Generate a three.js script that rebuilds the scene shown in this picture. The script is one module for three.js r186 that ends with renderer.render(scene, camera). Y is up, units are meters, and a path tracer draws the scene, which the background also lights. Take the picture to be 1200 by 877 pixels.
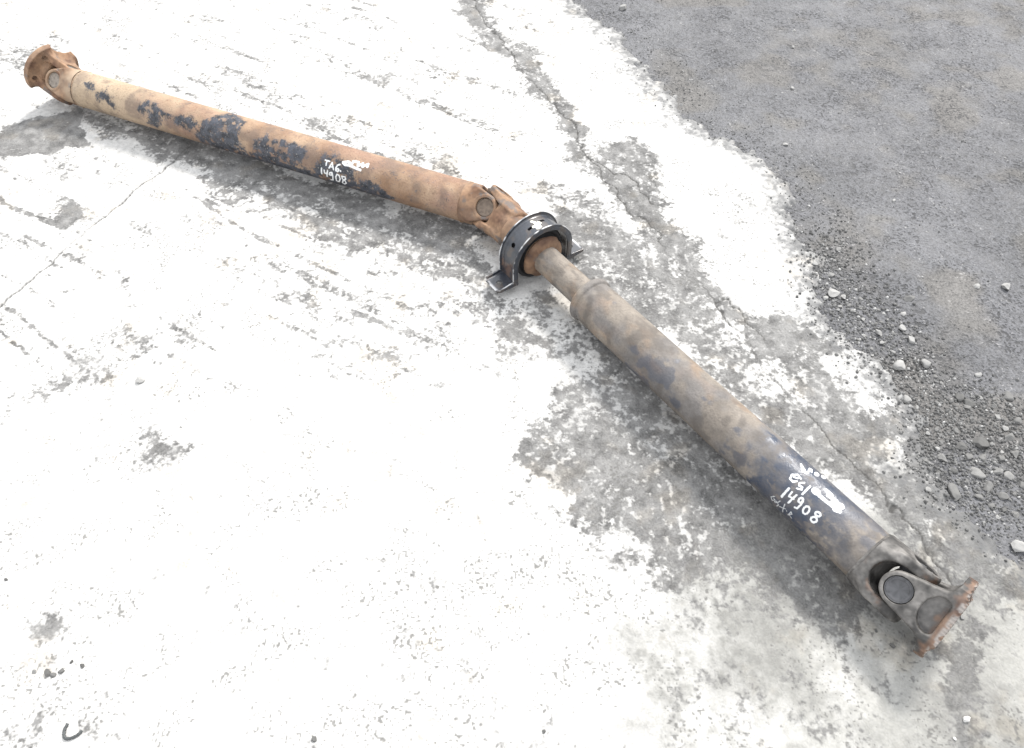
import * as THREE from 'three';
import { mergeVertices, mergeGeometries } from 'three/addons/utils/BufferGeometryUtils.js';

// ------------------------------------------------------------------ camera, sky, sun, exposure
const scene = new THREE.Scene();
const camera = new THREE.PerspectiveCamera(51.9, 1200 / 877, 0.02, 200);
const PITCH = 51.19 * Math.PI / 180;
camera.position.set(0, 0.976, 0);
camera.lookAt(0, 0.976 - Math.sin(PITCH), -Math.cos(PITCH));

const renderer = new THREE.WebGLRenderer({ antialias: true });
renderer.toneMapping = THREE.LinearToneMapping;
renderer.toneMappingExposure = 3.25;
renderer.shadowMap.enabled = true;

{ // an overcast sky: brightest overhead, a third of that at the horizon
  const w = 64, h = 32, d = new Float32Array(w * h * 4);
  for (let j = 0; j < h; j++) for (let i = 0; i < w; i++) {
    const el = ((j + 0.5) / h - 0.5) * Math.PI, k = (j * w + i) * 4;
    const L = el > 0 ? 0.72 * (1 + 2 * Math.sin(el)) / 3 : 0.2;
    d[k] = L * 0.97; d[k + 1] = L * 0.995; d[k + 2] = L * 1.04; d[k + 3] = 1;
  }
  const sky = new THREE.DataTexture(d, w, h, THREE.RGBAFormat, THREE.FloatType);
  sky.mapping = THREE.EquirectangularReflectionMapping; sky.magFilter = THREE.LinearFilter; sky.needsUpdate = true;
  scene.background = sky; scene.environment = sky;
}
const sun = new THREE.DirectionalLight(new THREE.Color().setRGB(1, 0.965, 0.92), 1.5);
sun.position.set(1.9, 4.0, -4.2); sun.target.position.set(0, 0, -1); scene.add(sun, sun.target);
sun.castShadow = true; sun.shadow.radius = 20;
Object.assign(sun.shadow.camera, { left: -2.5, right: 2.5, top: 2.5, bottom: -2.5, near: 0.1, far: 12 });
sun.shadow.mapSize.set(2048, 2048);

// ------------------------------------------------------------------ measured data: millimetres on the ground (x, z) or on a tube (along the axis, round the tube)
const D = {
  inkL: [[2.8,-342.0,31.4,-331.8,31.3],[3.0,-337.3,31.4,-338.4,40.4],[3,-331.1,44.1,-325.8,32.3,-320.9,44.6],[2.5,-328.5,41.0,-322.0,40.5],[3,-308.6,31.6,-313.0,34.0,-316.2,40.3,-315.8,45.2,-311.4,46.0,-308.8,42.1,-311.1,40.3,-315.3,42.3],[3.5,-305.3,43.3,-305.0,43.7],[3.2,-348.3,49.2,-349.7,61.6],[3,-342.1,51.5,-342.3,57.8,-335.4,56.5],[3,-334.3,50.1,-338.2,64.3],[3,-324.6,51.4,-329.9,53.6,-331.3,58.2,-327.0,58.4,-323.9,52.6,-323.5,58.1,-325.7,69.5,-331.5,71.9],[3,-313.0,52.2,-316.8,59.0,-317.5,69.2,-311.8,69.8,-306.9,60.4,-308.7,53.1,-313.0,52.2],[3,-302.2,53.3,-294.9,52.6,-293.9,56.5,-300.8,62.4,-304.5,69.8,-301.1,72.5,-294.8,67.0,-296.3,61.7,-301.5,58.7,-302.2,53.3],[5,-302.8,27.0,-297.7,29.5,-288.1,28.0,-276.2,29.6,-263.1,30.8],[5,-303.2,25.9,-293.2,22.1,-283.7,24.6,-283.4,18.5,-272.4,17.4,-270.7,25.0,-262.5,17.4,-261.2,23.7,-252.0,15.7,-251.0,21.0]],
  inkR: [[3,725.3,-10.2,734.4,-2.4,738.9,-3.8,727.9,-8.9,735.3,-4.8],[2.6,739.8,-6.7,735.8,-16.4,738.3,-17.9,741.5,-12.4],[3,748.3,-20.6,749.2,-17.7,749.2,-15.0,748.3,-13.5,747.0,-13.7,745.8,-15.5,745.3,-18.3,745.7,-21.1,746.8,-22.1,748.3,-20.6],[3.5,754.0,-35.6,755.6,-28.3,756.0,-23.9,755.4,-21.8,754.4,-21.8,753.3,-24.0,752.6,-28.4,752.0,-35.6,753.1,-35.6,754.0,-35.6],[2.6,740.2,8.1,733.7,6.8,729.1,12.6,731.3,18.2,736.8,18.5,739.4,14.4],[2.2,732.4,13.3,737.4,10.7],[2.5,747.2,9.2,743.5,13.7,745.6,17.1,749.9,15.4,751.5,18.7,746.3,21.3],[2.7,755.6,7.5,756.3,22.2],[6,768.9,6.6,768.4,8.0,766.5,9.0,764.2,9.1,762.5,8.3,762.1,7.0,763.4,5.7,765.6,5.1,767.8,5.5,768.9,6.6],[5,771.5,8.4,781.6,7.9,794.1,6.8],[6,771.7,-4.9,780.4,-4.9,778.8,-0.9,789.7,-2.8,788.7,1.7,798.6,-3.5,795.8,3.4,800.8,-2.0,797.2,8.2,802.4,5.6],[3.2,739.0,28.7,738.9,44.4],[2.5,745.0,29.5,745.8,36.6,752.6,34.6],[2.6,751.9,28.7,750.6,44.2],[2.6,760.2,26.0,761.8,26.8,762.7,28.9,762.3,31.3,761.0,32.9,759.3,32.9,758.0,31.2,757.8,28.8,758.6,26.7,760.2,26.0],[2.6,763.2,28.6,764.2,35.0,763.3,41.6,760.4,42.5],[2.6,772.6,28.8,775.2,29.7,777.0,32.7,777.1,36.6,775.6,39.6,773.0,40.1,770.7,37.9,769.7,34.1,770.4,30.6,772.6,28.8],[2.6,790.6,26.5,790.5,28.5,788.8,30.1,786.5,30.7,784.5,29.9,783.9,28.2,784.9,26.2,787.0,25.1,789.2,25.2,790.6,26.5],[2.6,791.9,34.7,792.0,37.4,790.4,39.9,787.7,40.8,785.4,39.8,784.4,37.4,785.3,34.7,787.5,33.0,790.1,33.0,791.9,34.7],[1.3,731.3,52.1,727.4,58.8,730.9,63.5,733.9,57.2,731.6,56.7],[1.3,737.3,58.0,737.4,59.3,736.8,60.9,735.9,62.0,735.0,62.0,734.7,60.9,735.0,59.3,735.8,58.0,736.7,57.5,737.3,58.0],[1.3,740.5,51.7,738.5,58.2,741.6,60.0,739.9,66.2],[1.3,743.6,61.6,752.2,55.6],[1.3,748.1,49.9,750.6,67.6],[1.1,754.3,57.1,755.1,57.5],[1.3,758.9,62.3,760.3,52.5,762.7,54.4,760.1,59.8,765.2,61.8]],
  patchL: [[-956.0,17.0,-931.6,14.4,-921.0,26.6,-941.6,29.7],[-917.2,32.4,-899.5,26.7,-876.4,33.0,-855.3,47.6,-870.8,56.4,-889.3,47.2,-910.8,47.2],[-801.0,32.1,-784.1,21.3,-751.8,20.2,-710.1,36.7,-722.2,45.8,-747.1,48.4,-752.9,64.1,-785.6,70.1,-772.4,51.2,-796.0,43.7],[-694.6,33.1,-669.6,23.8,-653.9,39.3,-677.8,44.9],[-642.0,34.2,-617.9,10.8,-596.6,-26.9,-550.0,2.1,-534.0,62.7,-607.0,90.3,-662.1,90.3],[-503.4,33.4,-483.0,21.3,-451.1,20.1,-393.5,19.3,-385.2,31.2,-405.0,60.8,-412.9,90.3,-479.2,90.3,-533.7,69.6,-502.3,48.4],[-359.1,33.0,-347.5,21.4,-312.2,22.6,-270.4,27.0,-279.5,82.8,-331.3,90.2,-365.2,67.4],[-629.4,90.4,-532.3,66.7,-457.8,67.1,-360.6,65.8,-273.0,58.4,-235.7,62.7,-232.6,77.2,-315.7,90.2,-436.7,90.2,-549.9,90.2,-626.3,90.1],[-707.0,35.6,-672.7,20.2,-651.3,31.2,-663.5,49.6,-698.8,51.1],[-264.6,49.0,-238.1,47.8,-208.0,58.1,-188.3,69.1,-223.3,90.3,-274.1,83.6]],
  patchR: [[684.5,2.6,686.8,-35.1,768.5,-35.1,831.3,-35.1,880.3,-35.5,877.0,54.5,850.9,81.2,742.3,80.8,680.9,81.0]],
  grime: [[0.9,-853,-1511,-682,-1437,-478,-1334,-345,-1269,-201,-1197,-65,-1114,-40,-1067,-95,-1067,-212,-1127,-334,-1189,-482,-1264,-663,-1361,-796,-1446],[0.97,-1221,-1446,-1126,-1485,-1069,-1521,-1010,-1551,-962,-1551,-951,-1478,-942,-1431,-985,-1409,-1034,-1385,-1092,-1403,-1193,-1385],[0.35,-975,-1311,-965,-1355,-884,-1355,-887,-1311,-929,-1283],[0.97,-894,-1202,-870,-1215,-839,-1208,-830,-1176,-857,-1164,-880,-1174],[0.4,-929,-1215,-897,-1221,-881,-1176,-917,-1184],[0.7,-975,-1562,-736,-1431,-470,-1291,-216,-1176,-48,-1090,-23,-999,-61,-967,-154,-999,-286,-1067,-446,-1159,-601,-1256,-706,-1355,-870,-1446],[0.3,-710,-1340,-451,-1189,-286,-1067,-121,-956,-60,-956,0,-895,-58,-875,-181,-956,-349,-1067,-588,-1202],[0.5,-512,-1511,-419,-1528,-300,-1478,-144,-1370,-70,-1297,-140,-1311,-273,-1400,-407,-1446],[0.3,-425,-1765,-283,-1687,-320,-1661,-383,-1687],[0.2,-583,-1579,-425,-1562,-183,-1415,-217,-1385,-490,-1494],[0.86,-191,-2222,-60,-2222,-57,-2070,-44,-1954,42,-1785,99,-1632,142,-1511,180,-1370,221,-1229,159,-1326,112,-1462,59,-1614,0,-1745,-65,-1888,-116,-1986,-148,-2070],[0.82,183,-1415,257,-1431,302,-1340,278,-1283,314,-1164,358,-1021,413,-905,367,-895,295,-1021,232,-1164,199,-1269],[0.2,-68,-2023,91,-2070,119,-1888,22,-1888],[0.25,42,-1805,105,-1813,92,-1726,51,-1745],[0.62,69,-1283,170,-1229,229,-1139,308,-999,389,-856,429,-714,379,-730,288,-856,185,-999,130,-1114,68,-1215],[0.88,389,-936,474,-915,526,-885,547,-856,605,-765,625,-619,653,-493,715,-419,671,-318,620,-407,566,-480,498,-575,439,-697,392,-800],[0.6,131,-885,62,-999,38,-988,0,-936,-60,-956,-14,-856,85,-819,125,-782],[0.84,139,-999,236,-905,490,-547,538,-468,592,-455,510,-619,416,-782,308,-999,198,-1164,102,-1242,81,-1114],[0.84,130,-866,173,-856,321,-634,461,-443,467,-384,426,-356,326,-401,204,-419,159,-480,73,-533,19,-589,0,-673,54,-730,124,-765],[0.17,304,-407,437,-356,497,-339,540,-308,502,-202,197,-202,200,-297,263,-361],[0.87,510,-329,556,-339,609,-407,619,-361,561,-308,556,-202,497,-202,534,-277],[0.3,-720,-856,-663,-905,-528,-866,-518,-800,-578,-765,-660,-765,-724,-714,-797,-697,-811,-730,-728,-800],[0.6,-673,-866,-632,-875,-602,-847,-612,-809,-653,-828],[0.6,-402,-967,-334,-967,-325,-931,-389,-936],[0.75,-559,-676,-519,-676,-511,-657,-528,-637,-554,-653],[0.75,-621,-367,-583,-367,-572,-345,-583,-323,-605,-339],[0.35,-631,-297,-560,-277,-582,-229,-606,-239],[0.22,-529,-277,-474,-267,-446,-211,-515,-211],[0.5,-244,-267,-233,-277,-224,-248,-230,-211],[0.25,-149,-437,-115,-443,-113,-407,-141,-407],[0.4,-1207,-1805,-1154,-1888,-1113,-1805,-1152,-1745],[0.5,405,-1215,459,-1229,461,-1151,425,-1139],[0.15,-508,-1067,-267,-1044,-116,-875,-180,-782,-317,-856],[0.3,141,-480,216,-419,284,-419,311,-384,219,-361,147,-407,106,-480]],  // dirt outlines; those along front tube and stub also paint in their shade
  clean: [[389,-1326,485,-1370,556,-1283,537,-1164,550,-1079,541,-978,517,-911,438,-956,385,-1090],[516,-819,568,-828,605,-765,603,-714,550,-714,516,-765],[392,-800,429,-809,443,-747,406,-730],[570,-649,596,-649,586,-619,567,-619],[602,-361,671,-395,635,-308,589,-297],[307,-419,327,-407,300,-384,225,-407,263,-431]],
  edge: [52,-2507,97,-2275,155,-2070,222,-1977,297,-1797,346,-1632,379,-1511,460,-1431,536,-1355,559,-1283,537,-1164,549,-1086,562,-999,542,-905,576,-856,614,-791,619,-714,618,-619,641,-526,666,-480,711,-449,778,-384],
  crack: [[-129,-2170,-90,-2023,-55,-1923,-21,-1846,4,-1773,40,-1669,97,-1562,135,-1478,162,-1370,195,-1291,228,-1215,266,-1144,301,-1067,331,-999,361,-946,389,-856,422,-773,456,-714,495,-634,533,-568,556,-506,580,-455,586,-407],[623,-800,619,-756,614,-705,614,-681],[162,-1370,212,-1326,253,-1291,279,-1215],[361,-946,380,-956,399,-911,425,-856]],
  joint: [[-690,-1412,-724,-1326,-755,-1280,-773,-1229,-798,-1176,-818,-1139,-850,-1049,-894,-956,-941,-837],[-690,-1412,-578,-1632,-564,-1680,-528,-1765,-405,-2023],[235,-378,220,-367,189,-343,143,-306,103,-272,66,-241,20,-202]],
  gdir: [-720,-1311,-298,-1044],
  oil: [],
  stones: [[575,-973,26.5,0.3],[558,-961,14.8,0.55],[591,-965,14.9,0.32],[579,-942,14.7,0.5],[598,-931,14.7,0.45],[673,-891,21.4,0.6],[679,-864,21.2,0.62],[627,-879,21.0,0.5],[641,-804,31.5,0.55],[686,-811,25.6,0.5],[627,-858,14.4,0.5],[640,-837,14.3,0.5],[632,-737,22.9,0.5],[649,-627,22.1,0.4],[692,-604,29.7,0.2],[723,-604,18.1,0.2],[735,-595,21.1,0.2],[714,-653,30.5,0.12],[733,-653,15.4,0.4],[605,-569,14.2,0.45],[645,-569,28.9,0.14],[761,-634,20.1,0.16],[764,-665,20.3,0.14],[698,-578,20.7,0.14],[689,-631,15.0,0.14],[711,-628,13.6,0.14],[797,-744,19.5,0.13],[716,-742,20.5,0.12],[726,-730,22.0,0.12],[723,-722,18.8,0.13],[689,-678,13.7,0.15],[687,-649,21.1,0.12],[764,-681,15.7,0.45],[701,-480,31.6,0.55],[839,-993,18.0,0.55],[764,-789,14.7,0.6],[892,-991,25.7,0.55],[296,-2037,30.3,0.45],[590,-1427,16.2,0.6],[723,-1919,15.1,0.6],[657,-1650,13.5,0.6],[700,-1838,17.1,0.5],[768,-1239,11.7,0.6],[648,-645,11.9,0.6],[708,-963,22.3,0.13],[684,-925,11.7,0.3],[617,-1090,14.1,0.2],[579,-1067,13.8,0.2],[557,-1044,11.9,0.3],[610,-911,11.4,0.5],[583,-1021,15.3,0.2],[574,-800,10.8,0.4],[713,-561,17.7,0.16],[659,-607,13.2,0.12],[791,-694,17.5,0.14],[679,-561,14.6,0.13],[749,-582,18.1,0.14],[642,-673,12.0,0.5],[736,-627,13.7,0.13],[657,-657,12.0,0.14],[671,-589,11.7,0.14],[692,-547,16.1,0.14],[720,-533,14.7,0.15]],
  gravelPoly: [[669,-730,743,-765,824,-714,741,-520,663,-520,617,-561,599,-619,633,-681],[586,-1127,643,-1127,625,-978,666,-915,692,-837,702,-765,637,-714,616,-800,576,-856,543,-956]],
  bits: [[38,-241,7.8],[584,-379,9.3],[482,-343,11.4],[468,-361,6.3],[544,-254,12.7],[522,-233,6.3],[-575,-308,14.3],[-559,-310,11.7],[-551,-322,7.8],[-536,-317,9.0],[-567,-305,10.4],[-593,-310,9.2],[-602,-770,21.5],[-233,-233,10.3],[-678,-431,8.4],[-483,-1456,10.1]],
  pitLine: [-529,-249,-530,-241,-526,-233,-519,-233,-512,-237,-509,-241]};

// ------------------------------------------------------------------ noise and small maths
let seed = 20417;
const rnd = () => { seed = (seed + 0x6d2b79f5) | 0; let t = Math.imul(seed ^ (seed >>> 15), 1 | seed); t = (t + Math.imul(t ^ (t >>> 7), 61 | t)) ^ t; return ((t ^ (t >>> 14)) >>> 0) / 4294967296; };
const TAB = new Float32Array(4096), PERM = new Uint16Array(8192);
{ for (let i = 0; i < 4096; i++) { TAB[i] = rnd(); PERM[i] = i; } for (let i = 4095; i > 0; i--) { const j = Math.floor(rnd() * (i + 1)), t = PERM[i]; PERM[i] = PERM[j]; PERM[j] = t; } for (let i = 0; i < 4096; i++) PERM[i + 4096] = PERM[i]; }
const clamp = (x, a = 0, b = 1) => x < a ? a : x > b ? b : x;
const sst = (a, b, x) => { const t = clamp((x - a) / (b - a)); return t * t * (3 - 2 * t); };
const lerp = (a, b, t) => a + (b - a) * t;
function n2(x, y) {
  const X = Math.floor(x), Y = Math.floor(y); let u = x - X, v = y - Y; u = u * u * (3 - 2 * u); v = v * v * (3 - 2 * v);
  const a = PERM[X & 4095], b = PERM[(X + 1) & 4095], y0 = Y & 4095, y1 = (Y + 1) & 4095;
  const p = TAB[PERM[a + y0]], q = TAB[PERM[b + y0]], r = TAB[PERM[a + y1]], s = TAB[PERM[b + y1]];
  return p + (q - p) * u + (r - p + (p - q - r + s) * u) * v;
}
function f2(x, y, o) { let a = 0, w = 0.5, s = 0; for (let i = 0; i < o; i++) { a += w * n2(x, y); s += w; w *= 0.5; const t = x * 1.62 - y * 1.26; y = x * 1.26 + y * 1.62 + 7.3; x = t + 3.1; } return a / s; }
function n3(x, y, z) {
  const Z = Math.floor(z); let w = z - Z; w = w * w * (3 - 2 * w);
  return lerp(n2(x + (PERM[Z & 4095] % 997) * 1.37, y + (PERM[(Z + 77) & 4095] % 991) * 1.71), n2(x + (PERM[(Z + 1) & 4095] % 997) * 1.37, y + (PERM[(Z + 78) & 4095] % 991) * 1.71), w);
}
function f3(x, y, z, o) { let a = 0, w = 0.5, s = 0; for (let i = 0; i < o; i++) { a += w * n3(x, y, z); s += w; w *= 0.5; x = x * 2.03 + 5.2; y = y * 2.03 + 1.7; z = z * 2.03 + 9.1; } return a / s; }
const con = (n, k) => clamp((n - 0.5) * k + 0.5);
const toS = (c) => c <= 0.0031308 ? 12.92 * c : 1.055 * Math.pow(c, 1 / 2.4) - 0.055;
const SL = new Uint8Array(4097); for (let i = 0; i < 4097; i++) SL[i] = Math.round(255 * toS(i / 4096));
const s8 = (c) => SL[Math.round(clamp(c) * 4096)];
function inPoly(P, o, x, y) { let c = false; const n = P.length; for (let i = o, j = n - 2; i < n; j = i, i += 2) if ((P[i + 1] > y) !== (P[j + 1] > y) && x < (P[j] - P[i]) * (y - P[i + 1]) / (P[j + 1] - P[i + 1]) + P[i]) c = !c; return c; }
function segD(x, y, ax, ay, bx, by) { const dx = bx - ax, dy = by - ay, t = clamp(((x - ax) * dx + (y - ay) * dy) / (dx * dx + dy * dy + 1e-9)); return Math.hypot(x - ax - t * dx, y - ay - t * dy); }
function polyD(P, o, x, y, closed) { let m = 1e9; const n = P.length; for (let i = o; i < n - 2; i += 2) m = Math.min(m, segD(x, y, P[i], P[i + 1], P[i + 2], P[i + 3])); if (closed) m = Math.min(m, segD(x, y, P[n - 2], P[n - 1], P[o], P[o + 1])); return m; }
function dataTex(d, w, h, srgb) { const t = new THREE.DataTexture(d, w, h, THREE.RGBAFormat); if (srgb) t.colorSpace = THREE.SRGBColorSpace; t.magFilter = THREE.LinearFilter; t.minFilter = THREE.LinearMipmapLinearFilter; t.generateMipmaps = true; t.wrapS = t.wrapT = THREE.RepeatWrapping; t.needsUpdate = true; return t; }

// ------------------------------------------------------------------ naming
const taken = {};
const numbered = (n) => { const k = taken[n] = (taken[n] ?? -1) + 1; return k ? n + '_' + String(k).padStart(3, '0') : n; };
function tag(o, label, category, group, kind) { if (label) o.userData.label = label; if (category) o.userData.category = category; if (group) o.userData.group = group; if (kind) o.userData.kind = kind; return o; }
function mesh(name, geo, mat, parent) { const m = new THREE.Mesh(geo, mat); m.name = parent === scene ? numbered(name) : name; m.castShadow = m.receiveShadow = true; parent.add(m); return m; }

// ------------------------------------------------------------------ the ground: old concrete slab and the asphalt beside it
const E = D.edge;
function edgeX(z) { // x of the ragged slab edge at depth z, mm
  const n = E.length; if (z <= E[1]) return E[0] + (E[2] - E[0]) / (E[3] - E[1]) * (z - E[1]);
  for (let i = 0; i < n - 2; i += 2) if (z <= E[i + 3]) return lerp(E[i], E[i + 2], (z - E[i + 1]) / (E[i + 3] - E[i + 1]));
  return E[n - 2] + (z - E[n - 1]) * 0.9;
}
const edgeS = (x, z) => (x - edgeX(z)) * 0.72 + (f2(x * 0.02 + 9, z * 0.02, 3) - 0.5) * 56 + (f2(x * 0.09, z * 0.09, 3) - 0.5) * 34; // mm, positive on the asphalt
// coarse field of slab dirt, plus shade painted beside the tube and stub, on an 8 mm grid
const GX0 = -1800, GZ0 = -2500, GS = 8, GW = 376, GH = 340;
const grimeShadeF = new Float32Array(GW * GH), cleanF = new Float32Array(GW * GH);
function bounds(P, o, pad) { let a = 1e9, b = -1e9, c = 1e9, d = -1e9; for (let i = o; i < P.length; i += 2) { a = Math.min(a, P[i]); b = Math.max(b, P[i]); c = Math.min(c, P[i + 1]); d = Math.max(d, P[i + 1]); } return [Math.max(0, Math.floor((a - pad - GX0) / GS)), Math.min(GW - 1, Math.ceil((b + pad - GX0) / GS)), Math.max(0, Math.floor((c - pad - GZ0) / GS)), Math.min(GH - 1, Math.ceil((d + pad - GZ0) / GS))]; }
function stamp(F, P, o, amp, soft) {
  const [i0, i1, j0, j1] = bounds(P, o, soft);
  for (let j = j0; j <= j1; j++) for (let i = i0; i <= i1; i++) {
    const x = GX0 + i * GS, z = GZ0 + j * GS, d = polyD(P, o, x, z, true) * (inPoly(P, o, x, z) ? -1 : 1);
    const a = amp * sst(soft, -soft * 0.7, d), k = j * GW + i; if (a > F[k]) F[k] = a;
  }
}
for (const P of D.grime) stamp(grimeShadeF, P, 1, P[0], P[0] > 0.9 ? 10 : 34);
for (const P of D.clean) stamp(cleanF, P, 0, 1, 26);
function samp(F, x, z) { const u = clamp((x - GX0) / GS, 0, GW - 1.001), v = clamp((z - GZ0) / GS, 0, GH - 1.001), i = u | 0, j = v | 0, a = u - i, b = v - j, k = j * GW + i; return lerp(lerp(F[k], F[k + 1], a), lerp(F[k + GW], F[k + GW + 1], a), b); }
// distance fields of cracks and saw-cut joints, on a 4 mm grid (only near them)
const CS = 4, CW = 752, CH = 680, crackF = new Float32Array(CW * CH).fill(60), jointF = new Float32Array(CW * CH).fill(60);
function lineField(F, P, add = 0) {
  for (let s = 0; s < P.length - 2; s += 2) {
    const ax = P[s], az = P[s + 1], bx = P[s + 2], bz = P[s + 3];
    const i0 = Math.max(0, Math.floor((Math.min(ax, bx) - 60 - GX0) / CS)), i1 = Math.min(CW - 1, Math.ceil((Math.max(ax, bx) + 60 - GX0) / CS)), j0 = Math.max(0, Math.floor((Math.min(az, bz) - 60 - GZ0) / CS)), j1 = Math.min(CH - 1, Math.ceil((Math.max(az, bz) + 60 - GZ0) / CS));
    for (let j = j0; j <= j1; j++) for (let i = i0; i <= i1; i++) { const x = GX0 + i * CS, z = GZ0 + j * CS, d = segD(x, z, ax, az, bx, bz) + add, k = j * CW + i; if (d < F[k]) F[k] = d; }
  }
}
D.crack.forEach((P) => lineField(crackF, P)); D.joint.forEach((P, i) => lineField(jointF, P, [0, 1, 1.6][i]));
function sampC(F, x, z) { const u = clamp((x - GX0) / CS, 0, CW - 1.001), v = clamp((z - GZ0) / CS, 0, CH - 1.001), i = u | 0, j = v | 0, a = u - i, b = v - j, k = j * CW + i; return lerp(lerp(F[k], F[k + 1], a), lerp(F[k + CW], F[k + CW + 1], a), b); }
const crackD = (x, z) => { const jx = (f2(x * 0.03, z * 0.03 + 40, 3) - 0.5) * 34, jz = (f2(x * 0.03 + 70, z * 0.03, 3) - 0.5) * 34; return sampC(crackF, x + jx, z + jz); };
const jointD = (x, z) => sampC(jointF, x + (f2(x * 0.05, z * 0.05 + 40, 2) - 0.5) * 9, z + (f2(x * 0.05 + 70, z * 0.05, 2) - 0.5) * 9);
const GD = (() => { const dx = D.gdir[2] - D.gdir[0], dz = D.gdir[3] - D.gdir[1], l = Math.hypot(dx, dz); return [dx / l, dz / l]; })();
// dirt and painted shade 0..1 of the slab at a point, mm
function soilShade(x, z) {
  let a = samp(grimeShadeF, x + (f2(x * 0.012, z * 0.012, 3) - 0.5) * 90, z + (f2(x * 0.012 + 31, z * 0.012 + 17, 3) - 0.5) * 90);
  a *= 1 - 0.74 * samp(cleanF, x + (f2(x * 0.03, z * 0.03, 2) - 0.5) * 40, z + (f2(x * 0.03 + 5, z * 0.03 + 8, 2) - 0.5) * 40);
  const p = x * GD[0] + z * GD[1], q = -x * GD[1] + z * GD[0];
  const left = sst(300, -250, x) * sst(-650, -900, z) * 0.17; // worn float marks run across the far part of the slab
  const streak = sst(0.5, 0.78, f2(p * 0.0035, q * 0.055 + 3, 3) + (f2(x * 0.05, z * 0.05 + 21, 2) - 0.5) * 0.25);
  a += left * streak * 2.0;
  const ql = q / 52 + (n2(p * 0.004, 7) - 0.5) * 0.5 + (n2(q * 0.006, 3) - 0.5) * 2.4, li = Math.floor(ql), ld = Math.abs(ql - li - 0.5) * 52;    // scraped lines
  a += left * 3.4 * sst(8, 1, ld + (f2(x * 0.07, z * 0.07 + 5, 3) - 0.5) * 12) * sst(0.42, 0.85, n2(p * 0.0045 + li * 17.3, li * 3.7)) * lerp(0.55, 1, sst(-1500, -1250, z));
  const n = con(f2(x * 0.19, z * 0.19, 4) * 0.4 + f2(x * 0.05 + 11, z * 0.05, 3) * 0.36 + f2(p * 0.006, q * 0.03, 2) * 0.24, 2.7);
  const m = sst(-0.2, 0.16, a - 0.03 - n * 0.93 + (n2(x * 0.55 + 8, z * 0.55) - 0.5) * 0.24);
  const fleck = sst(0.58, 0.72, f2(x * 0.13 + 40, z * 0.13 + 71, 4) * 0.75 + f2(x * 0.02 + 4, z * 0.02, 2) * 0.25) * sst(0.95, 0.85, a);
  return m * (1 - 0.68 * fleck) * (0.78 + 0.22 * con(f2(x * 0.06 + 9, z * 0.06 + 3, 3), 2.6));
}
function slabH(x, z) { // metres
  const e = edgeS(x, z), cd = crackD(x, z), jd = jointD(x, z);
  let h = (f2(x * 0.004, z * 0.004, 3) - 0.5) * 0.004 + (f2(x * 0.045, z * 0.045, 3) - 0.5) * 0.0022;
  const g = samp(grimeShadeF, x, z);
  h -= g * 0.0016 * f2(x * 0.08, z * 0.08, 3);
  h -= 0.004 * sst(3.6, 0.5, cd) * sst(0.35, 0.6, f2(x * 0.012 + 50, z * 0.012, 2) + 0.12);
  h -= 0.003 * sst(3.6, 1, jd) * sst(0.38, 0.55, f2(x * 0.009, z * 0.009 + 80, 2) + 0.08);
  h -= 0.022 * sst(-6, 26, e);
  return h;
}
const AX0 = 0, AZ0 = -2500;
const roadH = (x, z) => -0.0075 + (f2(x * 0.004 + 3, z * 0.004, 2) - 0.5) * 0.008 + (f2(x * 0.05, z * 0.05 + 2, 3) - 0.5) * 0.0022 + (f2(x * 0.16, z * 0.16, 2) - 0.5) * 0.0012;
function sheet(x0, x1, z0, z1, step, hf, keep) { // mm
  const nx = Math.round((x1 - x0) / step), nz = Math.round((z1 - z0) / step), W = nx + 1, pos = new Float32Array(W * (nz + 1) * 3), uv = new Float32Array(W * (nz + 1) * 2), idx = [];
  for (let j = 0; j <= nz; j++) for (let i = 0; i <= nx; i++) { const x = x0 + (x1 - x0) * i / nx, z = z0 + (z1 - z0) * j / nz, k = j * W + i; pos[3 * k] = x / 1000; pos[3 * k + 1] = hf(x, z); pos[3 * k + 2] = z / 1000; uv[2 * k] = i / nx; uv[2 * k + 1] = j / nz; }
  for (let j = 0; j < nz; j++) for (let i = 0; i < nx; i++) {
    const a = j * W + i; if (keep && !keep(pos[3 * a] * 1000, pos[3 * a + 2] * 1000)) continue;
    idx.push(a, a + W, a + 1, a + 1, a + W, a + W + 1);
  }
  const g = new THREE.BufferGeometry(); g.setAttribute('position', new THREE.BufferAttribute(pos, 3)); g.setAttribute('uv', new THREE.BufferAttribute(uv, 2)); g.setIndex(idx); g.computeVertexNormals(); return g;
}
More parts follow.
